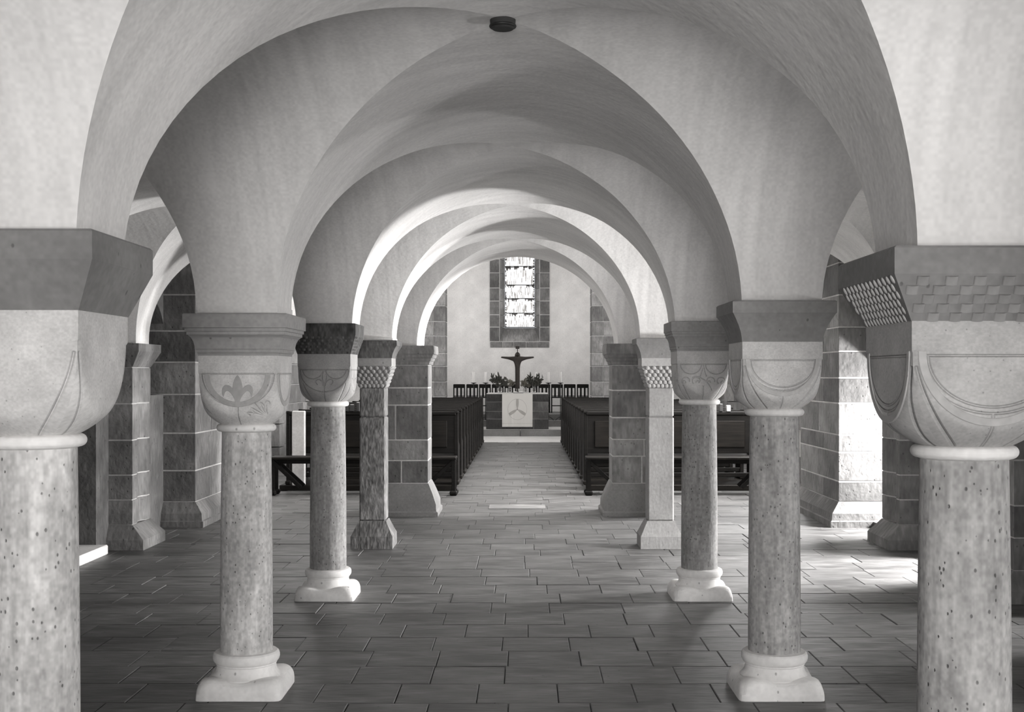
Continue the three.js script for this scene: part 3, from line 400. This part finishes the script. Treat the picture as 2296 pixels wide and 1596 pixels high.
for (const s of [-1, 1]) {
  const w = structure(s < 0 ? 'wall_nave_left' : 'wall_nave_right', naveLabel[s], 'wall');
  const sh = new THREE.Shape(); sh.moveTo(14.0, -0.02); sh.lineTo(28.6, -0.02); sh.lineTo(28.6, 6.3); sh.lineTo(14.0, 6.3); sh.closePath();
  const Ds = s > 0 ? [15.4, 18.6, 21.8, 25.0] : [21.8, 25.0];
  for (const D of Ds) { const h = new THREE.Path(); h.moveTo(D - 0.65, 2.2); h.lineTo(D - 0.65, 4.8); h.lineTo(D + 0.65, 4.8); h.lineTo(D + 0.65, 2.2); h.closePath(); sh.holes.push(h); }
  const g = new THREE.ExtrudeGeometry(sh, { depth: 0.6, bevelEnabled: false }); g.rotateY(Math.PI / 2); g.translate(s < 0 ? -NX - 0.6 : NX, 0, 0); put(boxUV(flat(g)), 'wall_face', M.mortar, w);
  // ashlar facing of the part that shows through the arches
  let y = 0.0; const hs = [0.36, 0.38, 0.3, 0.34, 0.36, 0.4];
  for (let c = 0; c < 6; c++) { let D = 17.4 + (c % 2) * 0.4; while (D < 27.6) { const l = rr(0.6, 1.05), x0 = NX - 0.03; put(dcb(...(s < 0 ? [-NX - 0.02, -x0] : [x0, NX + 0.02]), y + 0.008, y + hs[c] - 0.008, D + 0.008, Math.min(27.9, D + l) - 0.008, 0.004), 'stone', STONES[Math.floor(rnd() * 4)], w); D += l; } y += hs[c]; }
  for (const D of [20.2, 23.4]) for (let c = 0, yy = 0; c < 6; yy += hs[c++]) put(dcb(...(s < 0 ? [-NX, -NX + 0.16] : [NX - 0.16, NX]), yy + 0.006, yy + hs[c] - 0.006, D - 0.2, D + 0.2, 0.005), 'pilaster_stone', STONES[c % 4], w);
  Ds.forEach((D, k) => windowUnit(`nave window ${(s > 0 ? ['nearest the arches', 'second from the arches', 'third from the arches', 'nearest the chancel'] : ['nearer the arches', 'nearer the chancel'])[k]} in the ${s < 0 ? 'left' : 'right'} wall`, (q) => { for (let i = 0; i < 3; i++) for (let j = 0; j < 5; j++) { const d0 = D - 0.65 + i * 0.433, x = s * (NX + 0.25); put(dbox(x - 0.005, x + 0.005, 2.2 + j * 0.52 + 0.008, 2.2 + (j + 1) * 0.52 - 0.008, d0 + 0.008, d0 + 0.425), 'pane', paneM, q); } }));
}
{ const c = structure('ceiling_nave', 'plastered nave and chancel ceiling', 'ceiling'); put(dbox(-4.9, 4.9, 6.3, 6.6, 13.9, 36.6), 'ceiling_slab', M.white, c); }
{ // chancel arch wall with quoins
  const w = structure('wall_chancel_arch', 'wall with ashlar quoins framing the chancel opening', 'wall'), CX = -0.055, O = 1.68;
  put(merge([dbox(-4.2, CX - O - 0.01, 0, 6.3, 28.03, 28.6), dbox(CX + O + 0.01, 4.2, 0, 6.3, 28.03, 28.6)]), 'wall_face', M.mortar, w);
  const ar = new THREE.Shape(); ar.moveTo(-O, 4.3); for (let i = 0; i <= 20; i++) { const a = Math.PI - Math.PI * i / 20; ar.lineTo(Math.cos(a) * O, 4.3 + Math.sin(a) * O); } ar.lineTo(O, 6.3); ar.lineTo(-O, 6.3); ar.closePath(); const ag = new THREE.ExtrudeGeometry(ar, { depth: 0.5, bevelEnabled: false }); ag.translate(CX, 0, -28.6); put(boxUV(flat(ag)), 'arch_head', M.white, w);
  for (const s of [-1, 1]) { let y = 0; for (let c = 0; c < 12; c++) { const h = [0.36, 0.3, 0.4, 0.33][c % 4], f = 0.27; const q = (a, b, m) => put(dcb(...(s < 0 ? [CX - O - b, CX - O - a] : [CX + O + a, CX + O + b]), y + 0.009, y + h - 0.009, 28.0, 28.6, 0.005), 'quoin', m, w);
    q(0, f - 0.009, STONES[(c * 3) % 4]); q(f + 0.009, 0.75, STONES[(c * 2 + 1) % 4]); y += h; } }
}
{ // chancel floor: low step, altar platform and the raised floor for the chairs
  const f = structure('floor_chancel', 'pale stone steps leading up to the altar', 'floor');
  put(dcb(-2.4, 2.3, -0.02, 0.012, 28.0, 30.5, 0.004), 'landing', M.base, f);
  let x = -3.05; [1.1, 0.95, 0.98, 1.02, 0.95, 1.05].forEach((w) => { put(dcb(x + 0.006, x + w - 0.006, 0, 0.156, 30.5, 31.0, 0.006), 'step_stone', M.abacus, f); x += w; });
  put(dbox(-3, 3, 0, 0.155, 30.99, 36), 'platform', M.base, f);
  put(dcb(-3, 3, 0.15, 0.32, 32.7, 36, 0.006), 'upper_step', M.abacus, f); put(dcb(-3, 3, 0.32, 0.48, 33.15, 36, 0.006), 'chair_floor', M.abacus, f);
}
for (const s of [-1, 1]) {
  const w = structure(s < 0 ? 'wall_chancel_left' : 'wall_chancel_right', s < 0 ? 'white chancel side wall on the left' : 'white chancel side wall on the right', 'wall');
  const X = (a, b) => s < 0 ? [-b, -a] : [a, b];
  put(merge([dbox(...X(3.0, 3.4), 0, 6.3, 28.5, 32.7), dbox(...X(3.0, 3.4), 0, 6.3, 33.9, 36), dbox(...X(3.0, 3.4), 0, 2.2, 32.7, 33.9), dbox(...X(3.0, 3.4), 4.6, 6.3, 32.7, 33.9)]), 'wall_face', M.white, w);
  windowUnit(s < 0 ? 'hidden chancel window on the left side' : 'hidden chancel window on the right side', (q) => { for (let j = 0; j < 4; j++) put(dbox(...X(3.2, 3.21), 2.2 + j * 0.6 + 0.01, 2.2 + (j + 1) * 0.6 - 0.01, 32.7, 33.9), 'pane', paneM, q); });
}
{ // chancel end wall with the stained glass window
  const CX = -0.055, w = structure('wall_chancel_end', 'white end wall of the chancel behind the altar', 'wall'), sh = new THREE.Shape();
  sh.moveTo(-3.2, 0); sh.lineTo(3.2, 0); sh.lineTo(3.2, 6.3); sh.lineTo(-3.2, 6.3); sh.closePath(); const h = new THREE.Path(); h.moveTo(CX - 0.58, 2.52); h.lineTo(CX - 0.58, 5.4); h.lineTo(CX + 0.58, 5.4); h.lineTo(CX + 0.58, 2.52); h.closePath(); sh.holes.push(h);
  const g = new THREE.ExtrudeGeometry(sh, { depth: 0.5, bevelEnabled: false }); g.translate(0, 0, -36.0); put(boxUV(flat(g)), 'wall_face', M.white, w);
  windowUnit('tall stained glass window above the altar in a stone frame', (q) => {
    const Z = -35.5, sp = (s, y0, y1, m, A = [[0.6, 0.02], [0.87, 0.02], [0.87, 0], [0.6, 0]]) => { const p = new THREE.Shape(); A.forEach(([x, z], i) => i ? p.lineTo(s * x, -z) : p.moveTo(s * x, -z)); p.closePath(); const e = new THREE.ExtrudeGeometry(p, { depth: y1 - y0, bevelEnabled: false }); e.rotateX(-Math.PI / 2); e.translate(CX, y0, Z); return put(boxUV(flat(e)), 'jamb_stone', m, q); };
    let y = 2.52; [0.42, 0.36, 0.4, 0.38, 0.44, 0.4, 0.5].forEach((d, i) => { for (const s of [-1, 1]) { sp(s, y + 0.01, y + d - 0.01, STONES[(i * 3 + (s > 0 ? 1 : 0)) % 4 === 3 ? 1 : (i * 3 + (s > 0 ? 1 : 0)) % 4]); sp(s, y + 0.004, y + d - 0.004, STONES[i % 4], [[0.6, 0.015], [0.44, -0.42], [0.6, -0.42]]); } y += d; });
    let x = CX - 0.87; [0.37, 0.33, 0.36, 0.32, 0.36].forEach((d, i) => { put(cb(x + 0.01, x + d - 0.01, 2.345, 2.51, Z - 0.01, Z + 0.02, 0.004), 'sill_stone', STONES[(i * 2 + 1) % 4], q); x += d; });
    const sl = new THREE.Shape(); sl.moveTo(0, 2.52); sl.lineTo(0.44, 2.93); sl.lineTo(0.44, 2.52); sl.closePath(); const se = new THREE.ExtrudeGeometry(sl, { depth: 1.16, bevelEnabled: false }); se.rotateY(Math.PI / 2); se.translate(CX - 0.58, 0, Z); put(boxUV(flat(se)), 'sloping_sill', STONES[3], q);
    const cv = document.createElement('canvas'); cv.width = 256; cv.height = 256; const cx = cv.getContext('2d');
    const panes = [[2.95, 3.37], [3.37, 3.8], [3.8, 4.2], [4.2, 4.75], [4.75, 5.35]];
    panes.forEach(([y0, y1], i) => {
      const c = document.createElement('canvas'); c.width = 256; c.height = 160; const k = c.getContext('2d'); k.fillStyle = '#ffffff'; k.fillRect(0, 0, 256, 160);
      for (let n = 0; n < 40; n++) { k.fillStyle = `rgba(70,64,58,${rr(0.25, 0.6)})`; k.fillRect(rr(0, 250), rr(10, 130), rr(3, 7), rr(20, 80)); }
      for (let n = 0; n < 16; n++) { const X = rr(0, 240); if (Math.abs(X - 128) < 22) continue; k.fillStyle = 'rgba(30,26,24,0.85)'; k.fillRect(X, rr(-4, 8), rr(12, 44), rr(6, 16)); k.fillRect(X + 4, 0, rr(5, 9), rr(14, 40)); }
      for (let n = 0; n < 26; n++) { k.fillStyle = 'rgba(25,20,18,0.9)'; const w = rr(5, 14); k.fillRect(n % 2 ? 256 - w : 0, rr(0, 156), w, rr(5, 14)); }
      const t = new THREE.CanvasTexture(c); t.colorSpace = THREE.SRGBColorSpace;
      put(cb(CX - 0.43, CX + 0.43, y0 + 0.012, y1 - 0.012, Z - 0.45, Z - 0.44, 0.001), 'pane', new THREE.MeshStandardMaterial({ color: 0x999999, map: t, emissive: 0xffffff, emissiveMap: t, emissiveIntensity: 1.3, roughness: 0.3 }), q);
      const pg = q.children[q.children.length - 1].geometry, pp = pg.attributes.position, uv = pg.attributes.uv; for (let n = 0; n < pp.count; n++) uv.setXY(n, (pp.getX(n) - CX + 0.43) / 0.86, (pp.getY(n) - y0) / (y1 - y0));
      put(cb(CX - 0.44, CX + 0.44, y0 - 0.011, y0 + 0.011, Z - 0.455, Z - 0.43, 0.003), 'saddle_bar', M.lead, q);
    });
  });
}

// ------------------------------------------------------------------ pews and benches
const ORD = ['nearest the arches', 'second from the arches', 'third from the arches', 'fourth from the arches', 'fifth from the arches', 'sixth from the arches', 'seventh from the arches', 'eighth from the arches', 'ninth from the arches', 'tenth from the arches', 'eleventh from the arches', 'nearest the altar'];
const endShape = () => { const s = new THREE.Shape(); s.moveTo(0, 0.04); s.lineTo(0, 0.95); s.quadraticCurveTo(-0.012, 0.96, -0.008, 0.985); s.lineTo(0.075, 0.985); s.quadraticCurveTo(0.09, 0.96, 0.075, 0.945); s.lineTo(0.11, 0.62); s.quadraticCurveTo(0.14, 0.56, 0.34, 0.53); s.lineTo(0.40, 0.5); s.lineTo(0.40, 0.04); s.closePath(); const g = new THREE.ExtrudeGeometry(s, { depth: 0.042, bevelEnabled: true, bevelSize: 0.004, bevelThickness: 0.004, bevelSegments: 1, curveSegments: 5 }); g.rotateY(Math.PI / 2); return boxUV(flat(g)); };   // shape x runs towards the altar (-z)
const PEWL = 2.26, G_end = endShape(), G_back = cb(0, PEWL, 0.42, 0.95, -0.03, 0, 0.005), G_rail = cb(0, PEWL, 0.93, 0.985, -0.055, 0.014, 0.012), G_ledge = cb(0, PEWL, 0.8, 0.82, 0.0, 0.09, 0.006), G_seat = cb(0, PEWL, 0.36, 0.395, -0.40, -0.02, 0.01), G_panel = cb(0.12, PEWL - 0.12, 0.5, 0.86, 0, 0.012, 0.008), G_foot = cb(0, 0.075, 0, 0.055, -0.42, 0.03, 0.012), G_low = cb(0, PEWL, 0.1, 0.16, -0.06, -0.02, 0.006);
for (const s of [-1, 1]) {
  const plat = put(dcb(...(s < 0 ? [-3.2, -0.86] : [0.93, 3.27]), 0, 0.075, 16.28, 27.4, 0.006), numbered('pew_platform'), M.woodMid); plat.userData = { label: s < 0 ? 'low wooden platform under the left block of pews' : 'low wooden platform under the right block of pews', category: 'platform' };
  for (let k = 0; k < 12; k++) {
    const D = 16.36 + k * 0.9, g = thing('church_pew', `dark wooden pew left of the aisle, ${ORD[k]}`.replace('left', s < 0 ? 'left' : 'right'), 'pew', s < 0 ? -3.1 : 0.9, 0.075, D, 0, s < 0 ? 'pews left of the aisle' : 'pews right of the aisle');
    for (const x of [-0.02, PEWL - 0.02]) { const e = put(G_end, 'end_panel', M.wood, g); e.position.x = x; const f = put(G_foot, 'foot', M.woodMid, e); f.position.x = -0.015; }
    put(G_back, 'backrest', M.wood, g); put(G_rail, 'top_rail', M.wood, g); put(G_seat, 'seat', M.wood, g); put(G_low, 'stretcher', M.wood, g); if (k < 3) put(G_panel, 'back_panel', M.woodMid, g);
  }
  // backless bench standing behind the last pew
  const b = thing('backless_bench', s < 0 ? 'backless dark bench behind the left pews, nearest the arches' : 'backless dark bench behind the right pews, nearest the arches', 'bench', s < 0 ? -2.0 : 2.07, 0, 15.78, 0, 'backless benches'), L = 1.2;
  put(cb(-L, L, 0.46, 0.495, -0.17, 0.17, 0.008), 'seat', M.woodMid, b);
  for (const e of [-1, 1]) { for (const z of [-0.12, 0.12]) { const lg = put(cb(e * (L - 0.035) - 0.025, e * (L - 0.035) + 0.025, 0.05, 0.46, z - 0.022, z + 0.022, 0.004), 'leg', M.wood, b); put(cb(e * (L - 0.035) - 0.05, e * (L - 0.035) + 0.05, 0, 0.06, z - 0.045, z + 0.045, 0.015), 'foot', M.wood, lg);
    const br = put(cbox(0.05, 0.52, 0.04, 0.004), 'brace', M.wood, b); br.position.set(e * (L - 0.21), 0.28, z); br.rotation.z = -e * 0.82; } }
  put(cb(-L + 0.06, L - 0.06, 0.40, 0.455, -0.02, 0.02, 0.004), 'apron', M.wood, b);
}
{ const b = put(dcb(-3.02, -2.85, 0.075, 1.07, 16.22, 16.3, 0.01), 'sunlit_edge_board', M.woodPale); b.userData = { label: 'tall pale board standing in for a sunlit edge at the outer end of the left pews', category: 'board' }; }  // sunlight on the pew end, given as a pale strip of its own

{ // hymn books left standing on the top rails of the nearest pews
  const word = ['first', 'second', 'third', 'fourth'], book = (x, h, w, m, label) => { const g = thing('hymn_book', label, 'book', x, 1.06, 16.385, 0, 'hymn books on the nearest pews'); put(cb(-w / 2, w / 2, 0, h, -0.045, 0.045, 0.003), 'cover', m, g); put(cb(-w / 2 + 0.004, w / 2 - 0.004, 0.004, h + 0.001, -0.04, 0.043, 0.001), 'pages', M.paper, g); };
  [[-2.39, 0.1, 0.05], [-2.31, 0.13, 0.045], [-2.24, 0.09, 0.05], [-2.16, 0.12, 0.04]].forEach(([x, h, w], i) => book(x, h, w, M.dark, `dark hymn book on the nearest left pew, ${word[i]} from its outer end`));
  [[2.62, 0.09, 0.05], [2.72, 0.1, 0.04], [2.82, 0.08, 0.05]].forEach(([x, h, w], i) => book(x, h, w, i === 1 ? M.dark : M.woodPale, i === 1 ? 'dark hymn book between two pale ones on the nearest right pew' : i ? 'pale hymn book on the nearest right pew, outermost' : 'pale hymn book on the nearest right pew, innermost'));
}

// ------------------------------------------------------------------ altar and what stands on it
const AX = -0.1;
{
  const a = thing('altar', 'dark stone block altar on the step below the window', 'altar', AX, 0.156, 31.9), W = 0.8;
  put(bx(-W + 0.01, W - 0.01, 0, 0.9, -0.69, 0.69), 'altar_core', M.mortar, a);
  [[0, 0.26], [0.26, 0.46], [0.46, 0.7], [0.7, 0.9]].forEach(([y0, y1], i) => { const c = [0.42, -0.05, 0.3, -0.2][i]; put(cb(-W, c - 0.003, y0 + 0.003, y1 - 0.003, -0.7, 0.7, 0.004), 'stone', mat([0.09, 0.11, 0.1, 0.085][i], T.ashlar, T.ashlarB, 0.003), a); put(cb(c + 0.003, W, y0 + 0.003, y1 - 0.003, -0.7, 0.7, 0.004), 'stone', mat([0.12, 0.17, 0.22, 0.1][i], T.ashlar, T.ashlarB, 0.003), a); });
  const cl = put(dcb(AX - 0.79, AX + 0.79, 1.056, 1.076, 31.19, 32.6, 0.004), 'altar_cloth', M.linen); cl.userData = { label: 'white linen cloth lying on the altar top', category: 'altar cloth' };
  // frontal with woven emblem: a thin circle with three leaf blades
  const N = 512, c = document.createElement('canvas'); c.width = N; c.height = N; const k = c.getContext('2d'); k.fillStyle = '#e4e2de'; k.fillRect(0, 0, N, N); k.translate(N * 0.5, N * 0.48); k.strokeStyle = '#b4b1ad'; k.lineWidth = 4; k.beginPath(); k.arc(0, 0, N * 0.31, 0, 7); k.stroke(); k.fillStyle = '#b2afab';
  for (let i = 0; i < 3; i++) { k.save(); k.rotate(i * 2 * Math.PI / 3); k.beginPath(); k.moveTo(0, 0); k.quadraticCurveTo(-34, -N * 0.13, -18, -N * 0.31); k.lineTo(20, -N * 0.31); k.quadraticCurveTo(34, -N * 0.13, 0, 0); k.fill(); k.restore(); }
  k.fillStyle = '#8a8784'; k.beginPath(); k.moveTo(-14, -10); k.lineTo(14, -10); k.lineTo(0, 16); k.fill(); k.setTransform(1, 0, 0, 1, 0, 0); k.strokeStyle = '#bdbab5'; k.lineWidth = 3; k.beginPath(); k.moveTo(0, N * 0.9); k.lineTo(N, N * 0.9); k.stroke();
  const t = new THREE.CanvasTexture(c); t.colorSpace = THREE.SRGBColorSpace;
  const nx = 40, ny = 10, pos = [], uv = [], idx = []; for (let j = 0; j <= ny; j++) for (let i = 0; i <= nx; i++) { const u = i / nx, v = j / ny, f = (1 - v); pos.push((u - 0.5) * 0.78, -0.86 + v * 0.86, 0.016 + 0.014 * f * (1 + Math.sin(u * 26 + Math.sin(v * 3)) * 0.8)); uv.push(u, v); }
  for (let j = 0; j < ny; j++) for (let i = 0; i < nx; i++) { const a0 = j * (nx + 1) + i, b0 = a0 + nx + 1; idx.push(a0, a0 + 1, b0 + 1, a0, b0 + 1, b0); }
  const fg = new THREE.BufferGeometry(); fg.setAttribute('position', new THREE.Float32BufferAttribute(pos, 3)); fg.setAttribute('uv', new THREE.Float32BufferAttribute(uv, 2)); fg.setIndex(idx); fg.computeVertexNormals();
  const fr = thing('altar_frontal', 'pale hanging cloth with three-bladed circle emblem on the altar front', 'cloth', AX, 1.078, 31.2);
  put(fg, 'hanging', new THREE.MeshStandardMaterial({ map: t, roughness: 0.9 }), fr); put(cb(-0.39, 0.39, -0.001, 0.006, -0.3, 0.03, 0.002), 'fold_over_top', M.linen, fr);
}
{ // crucifix: slender body with outstretched tapering arms, title board above
  const g = thing('altar_crucifix', 'dark bronze crucifix standing on the altar', 'crucifix', AX, 1.078, 32.0);
  const s = new THREE.Shape(); s.moveTo(-0.045, 0.12); s.lineTo(-0.05, 0.62); s.quadraticCurveTo(-0.055, 0.78, -0.11, 0.84); s.quadraticCurveTo(-0.22, 0.89, -0.3, 0.9); s.lineTo(-0.42, 0.925); s.lineTo(-0.415, 0.94); s.lineTo(-0.2, 0.935); s.lineTo(-0.06, 0.945); s.quadraticCurveTo(-0.065, 1.04, 0, 1.06); s.quadraticCurveTo(0.065, 1.04, 0.06, 0.945); s.lineTo(0.2, 0.935); s.lineTo(0.415, 0.94); s.lineTo(0.42, 0.925); s.lineTo(0.3, 0.9); s.quadraticCurveTo(0.22, 0.89, 0.11, 0.84); s.quadraticCurveTo(0.055, 0.78, 0.05, 0.62); s.lineTo(0.045, 0.12); s.closePath();
  const e = new THREE.ExtrudeGeometry(s, { depth: 0.04, bevelEnabled: true, bevelSize: 0.012, bevelThickness: 0.02, bevelSegments: 4, curveSegments: 10 }); e.translate(0, 0, -0.02); put(boxUV(toCreasedNormals(e, 0.6)), 'figure', M.bronze, g);
  const hd = new THREE.SphereGeometry(0.048, 20, 14); hd.scale(0.9, 1.2, 1); put(tr(hd, 0, 1.0, 0.035), 'head', M.bronze, g);
  put(tr(new THREE.CylinderGeometry(0.012, 0.012, 0.14, 10), 0, 1.11, 0), 'title_rod', M.bronze, g); put(tr(cbox(0.1, 0.075, 0.02, 0.004), 0, 1.19, 0), 'title_board', M.bronze, g);
  put(lathe([[0, 0], [0.1, 0], [0.1, 0.012], [0.03, 0.03], [0.018, 0.06], [0.018, 0.14], [0, 0.14]], 24), 'foot', M.bronze, g);
}
{ // open book on a low stand
  const g = thing('altar_book', 'open white-paged book lying on the altar', 'book', AX + 0.02, 1.085, 31.38);
  const page = (s) => { const p = new THREE.Shape(); p.moveTo(0, 0.012); p.quadraticCurveTo(0.06, 0.052, 0.125, 0.03); p.lineTo(0.125, 0.012); p.closePath(); const e = new THREE.ExtrudeGeometry(p, { depth: 0.17, bevelEnabled: false }); e.translate(0, 0, -0.085); if (s < 0) e.rotateY(Math.PI); return boxUV(flat(e)); };
  for (const s of [-1, 1]) put(page(s), 'pages', M.paper, g); put(cb(-0.135, 0.135, 0, 0.012, -0.092, 0.092, 0.003), 'cover', M.dark, g); g.rotation.x = 0.0;
}
{ // candles on tall iron stands
  const names = ['outermost left of the altar', 'second left of the altar', 'behind the left flowers', 'behind the right flowers', 'second right of the altar', 'outermost right of the altar'];
  [[-1.287, 0.32], [-0.965, 0.32], [-0.655, 0.32], [0.395, 0.32], [0.73, 0.32], [1.055, 0.32]].forEach(([x, y], i) => {
    const D = 32.85, g = thing('candle_stand', `tall thin iron candle stand ${names[i]}`, 'candle stand', x, y, D, 0, 'iron candle stands'), H = 1.0;
    put(lathe([[0, 0.02], [0.011, 0.03], [0.011, H - 0.02], [0.02, H - 0.012], [0, H - 0.01]], 12), 'stem', M.iron, g); put(lathe([[0, H - 0.015], [0.03, H - 0.01], [0.078, H + 0.012], [0.078, H + 0.02], [0, H + 0.008]], 24), 'drip_pan', M.iron, g);
    for (let k = 0; k < 3; k++) { const a = k * 2.094 + 0.5; put(tube([[0, 0.1, 0], [Math.cos(a) * 0.08, 0.07, Math.sin(a) * 0.08], [Math.cos(a) * 0.16, 0.008, Math.sin(a) * 0.16]], 0.009, 8, 6), 'leg', M.iron, g); }
    const c = thing('candle', `white altar candle ${names[i]}`, 'candle', x, y + H + 0.009, D, 0, 'altar candles'); put(lathe([[0, 0], [0.031, 0], [0.031, 0.29], [0.026, 0.3], [0.012, 0.295], [0, 0.292]], 20), 'wax', M.wax, c); put(tr(new THREE.CylinderGeometry(0.002, 0.002, 0.02, 5), 0, 0.3, 0), 'wick', M.dark, c);
  });
}
function bouquet(x, D, R, H, label, n, airy) {
  const g = thing('flower_vase', label, 'flowers', x, 1.078, D, 0, 'flower vases on the altar');
  put(lathe([[0, 0.002], [0.045, 0.002], [0.055, 0.03], [0.05, 0.1], [0.035, 0.16], [0.05, 0.2], [0.047, 0.2], [0.031, 0.16], [0.046, 0.1], [0.05, 0.03], [0.04, 0.008], [0, 0.008]], 24), 'vase', M.glass, g);
  const st = [], lf = [], tips = [];
  for (let i = 0; i < n; i++) { const a = rr(0, 6.283), q = Math.sqrt(rnd()) * R, h = H * rr(0.65, 1.1) - q * 0.35, tip = [Math.cos(a) * q, h, Math.sin(a) * q * 0.7]; tips.push(tip); st.push(tube([[Math.cos(a) * 0.01, 0.02, Math.sin(a) * 0.01], [Math.cos(a) * q * 0.2, 0.19, Math.sin(a) * q * 0.12], [tip[0] * 0.7, h * 0.75, tip[2] * 0.7], tip], airy ? 0.003 : 0.0045, 6, 4));
    for (let k = 0; k < (airy ? 3 : 7); k++) { const t = rr(0.5, 1), L = rr(0.04, 0.085), l = new THREE.SphereGeometry(1, 6, 4); l.scale(L * 0.28, L, L * 0.12); l.translate(0, L * 0.8, 0); l.rotateZ(rr(-1.3, 1.3)); l.rotateY(rr(0, 6.3)); l.translate(tip[0] * t, 0.12 + (h - 0.12) * t, tip[2] * t); lf.push(l); } }
  put(merge(st), 'stems', M.stem, g); put(merge(lf), 'foliage', airy ? mat([0.2, 0.19, 0.16], null, null, 0, 0.8) : M.leaf, g);
  if (!airy) tips.filter((_, i) => i % 4 === 0).forEach(([a, b, c]) => { const p = []; for (let k = 0; k < 6; k++) { const l = new THREE.SphereGeometry(1, 6, 4); l.scale(0.013, 0.028, 0.008); l.translate(0, 0.02, 0); l.rotateX(0.9); l.rotateY(k * 1.047); p.push(l); } put(tr(merge(p), a, b, c), 'blossom', M.blossom, g); });
}
bouquet(-0.555, 31.75, 0.24, 0.42, 'vase of leafy flowers on the altar, left of the crucifix', 26, false);
bouquet(0.33, 31.75, 0.24, 0.44, 'vase of leafy flowers on the altar, right of the crucifix', 26, false);
bouquet(-0.3, 32.35, 0.14, 0.3, 'small airy spray on the altar just left of the crucifix foot', 20, true);
bouquet(0.1, 32.35, 0.14, 0.3, 'small airy spray on the altar just right of the crucifix foot', 20, true);
{ // chairs along the chancel
  const post = cbox(0.034, 0.8, 0.034, 0.006), leg = cbox(0.034, 0.43, 0.034, 0.006), seat = cbox(0.34, 0.03, 0.36, 0.01), rail = cbox(0.31, 0.11, 0.022, 0.008), rung = cbox(0.28, 0.02, 0.02, 0.004), slat = cbox(0.05, 0.26, 0.014, 0.004);
  const left = [-2.16, -1.76, -1.39, -1.03, -0.67, -0.31], right = [0.28, 0.64, 1.0, 1.36, 1.73, 2.12], nm = ['outermost', 'second', 'third', 'fourth', 'fifth', 'innermost'];
  [...left.map((x, i) => [x, nm[i], 'left', i]), ...right.map((x, i) => [x, nm[5 - i], 'right', 5 - i])].forEach(([x, o, side, i]) => {
    const turn = (side === 'left' ? 1 : -1) * (i === 0 ? 0.5 : 0.03), g = thing('wooden_chair', `wooden slat-back chair, ${o} in the chancel row ${side} of the altar`, 'chair', x, 0.48, 34.3 - (i === 0 ? 0.2 : 0), turn, 'chairs along the chancel wall'), m = i === 0 ? M.woodMid : M.wood;
    for (const a of [-1, 1]) { const p = put(post, 'back_post', m, g); p.position.set(a * 0.15, 0.4, -0.17); p.rotation.x = -0.06; const l = put(leg, 'leg', m, g); l.position.set(a * 0.15, 0.215, 0.15); const s2 = put(slat, 'slat', m, g); s2.position.set(a * 0.055, 0.58, -0.18); const r = put(rung, 'rung', m, g); r.position.set(0, 0.2, a * 0.145); }
    const s = put(seat, 'seat', i === 0 ? M.woodPale : m, g); s.position.set(0, 0.435, 0); const t = put(rail, 'top_rail', m, g); t.position.set(0, 0.75, -0.19); const q = put(rung, 'back_rail', m, g); q.position.set(0, 0.47, -0.175);
  });
}
{ // dark cap at the crown of the nearest vault
  const b = thing('vault_cap', 'small dark round cap at the crown of the nearest vault', 'cap', -0.01, 2.885, 4.7); put(lathe([[0, 0], [0.04, 0.0], [0.048, 0.008], [0.05, 0.04], [0, 0.04]], 24), 'disc', M.dark, b); put(tr(new THREE.TorusGeometry(0.047, 0.006, 8, 28).rotateX(Math.PI / 2), 0, 0.012, 0), 'rim', M.iron, b);
}
renderer.render(scene, camera);
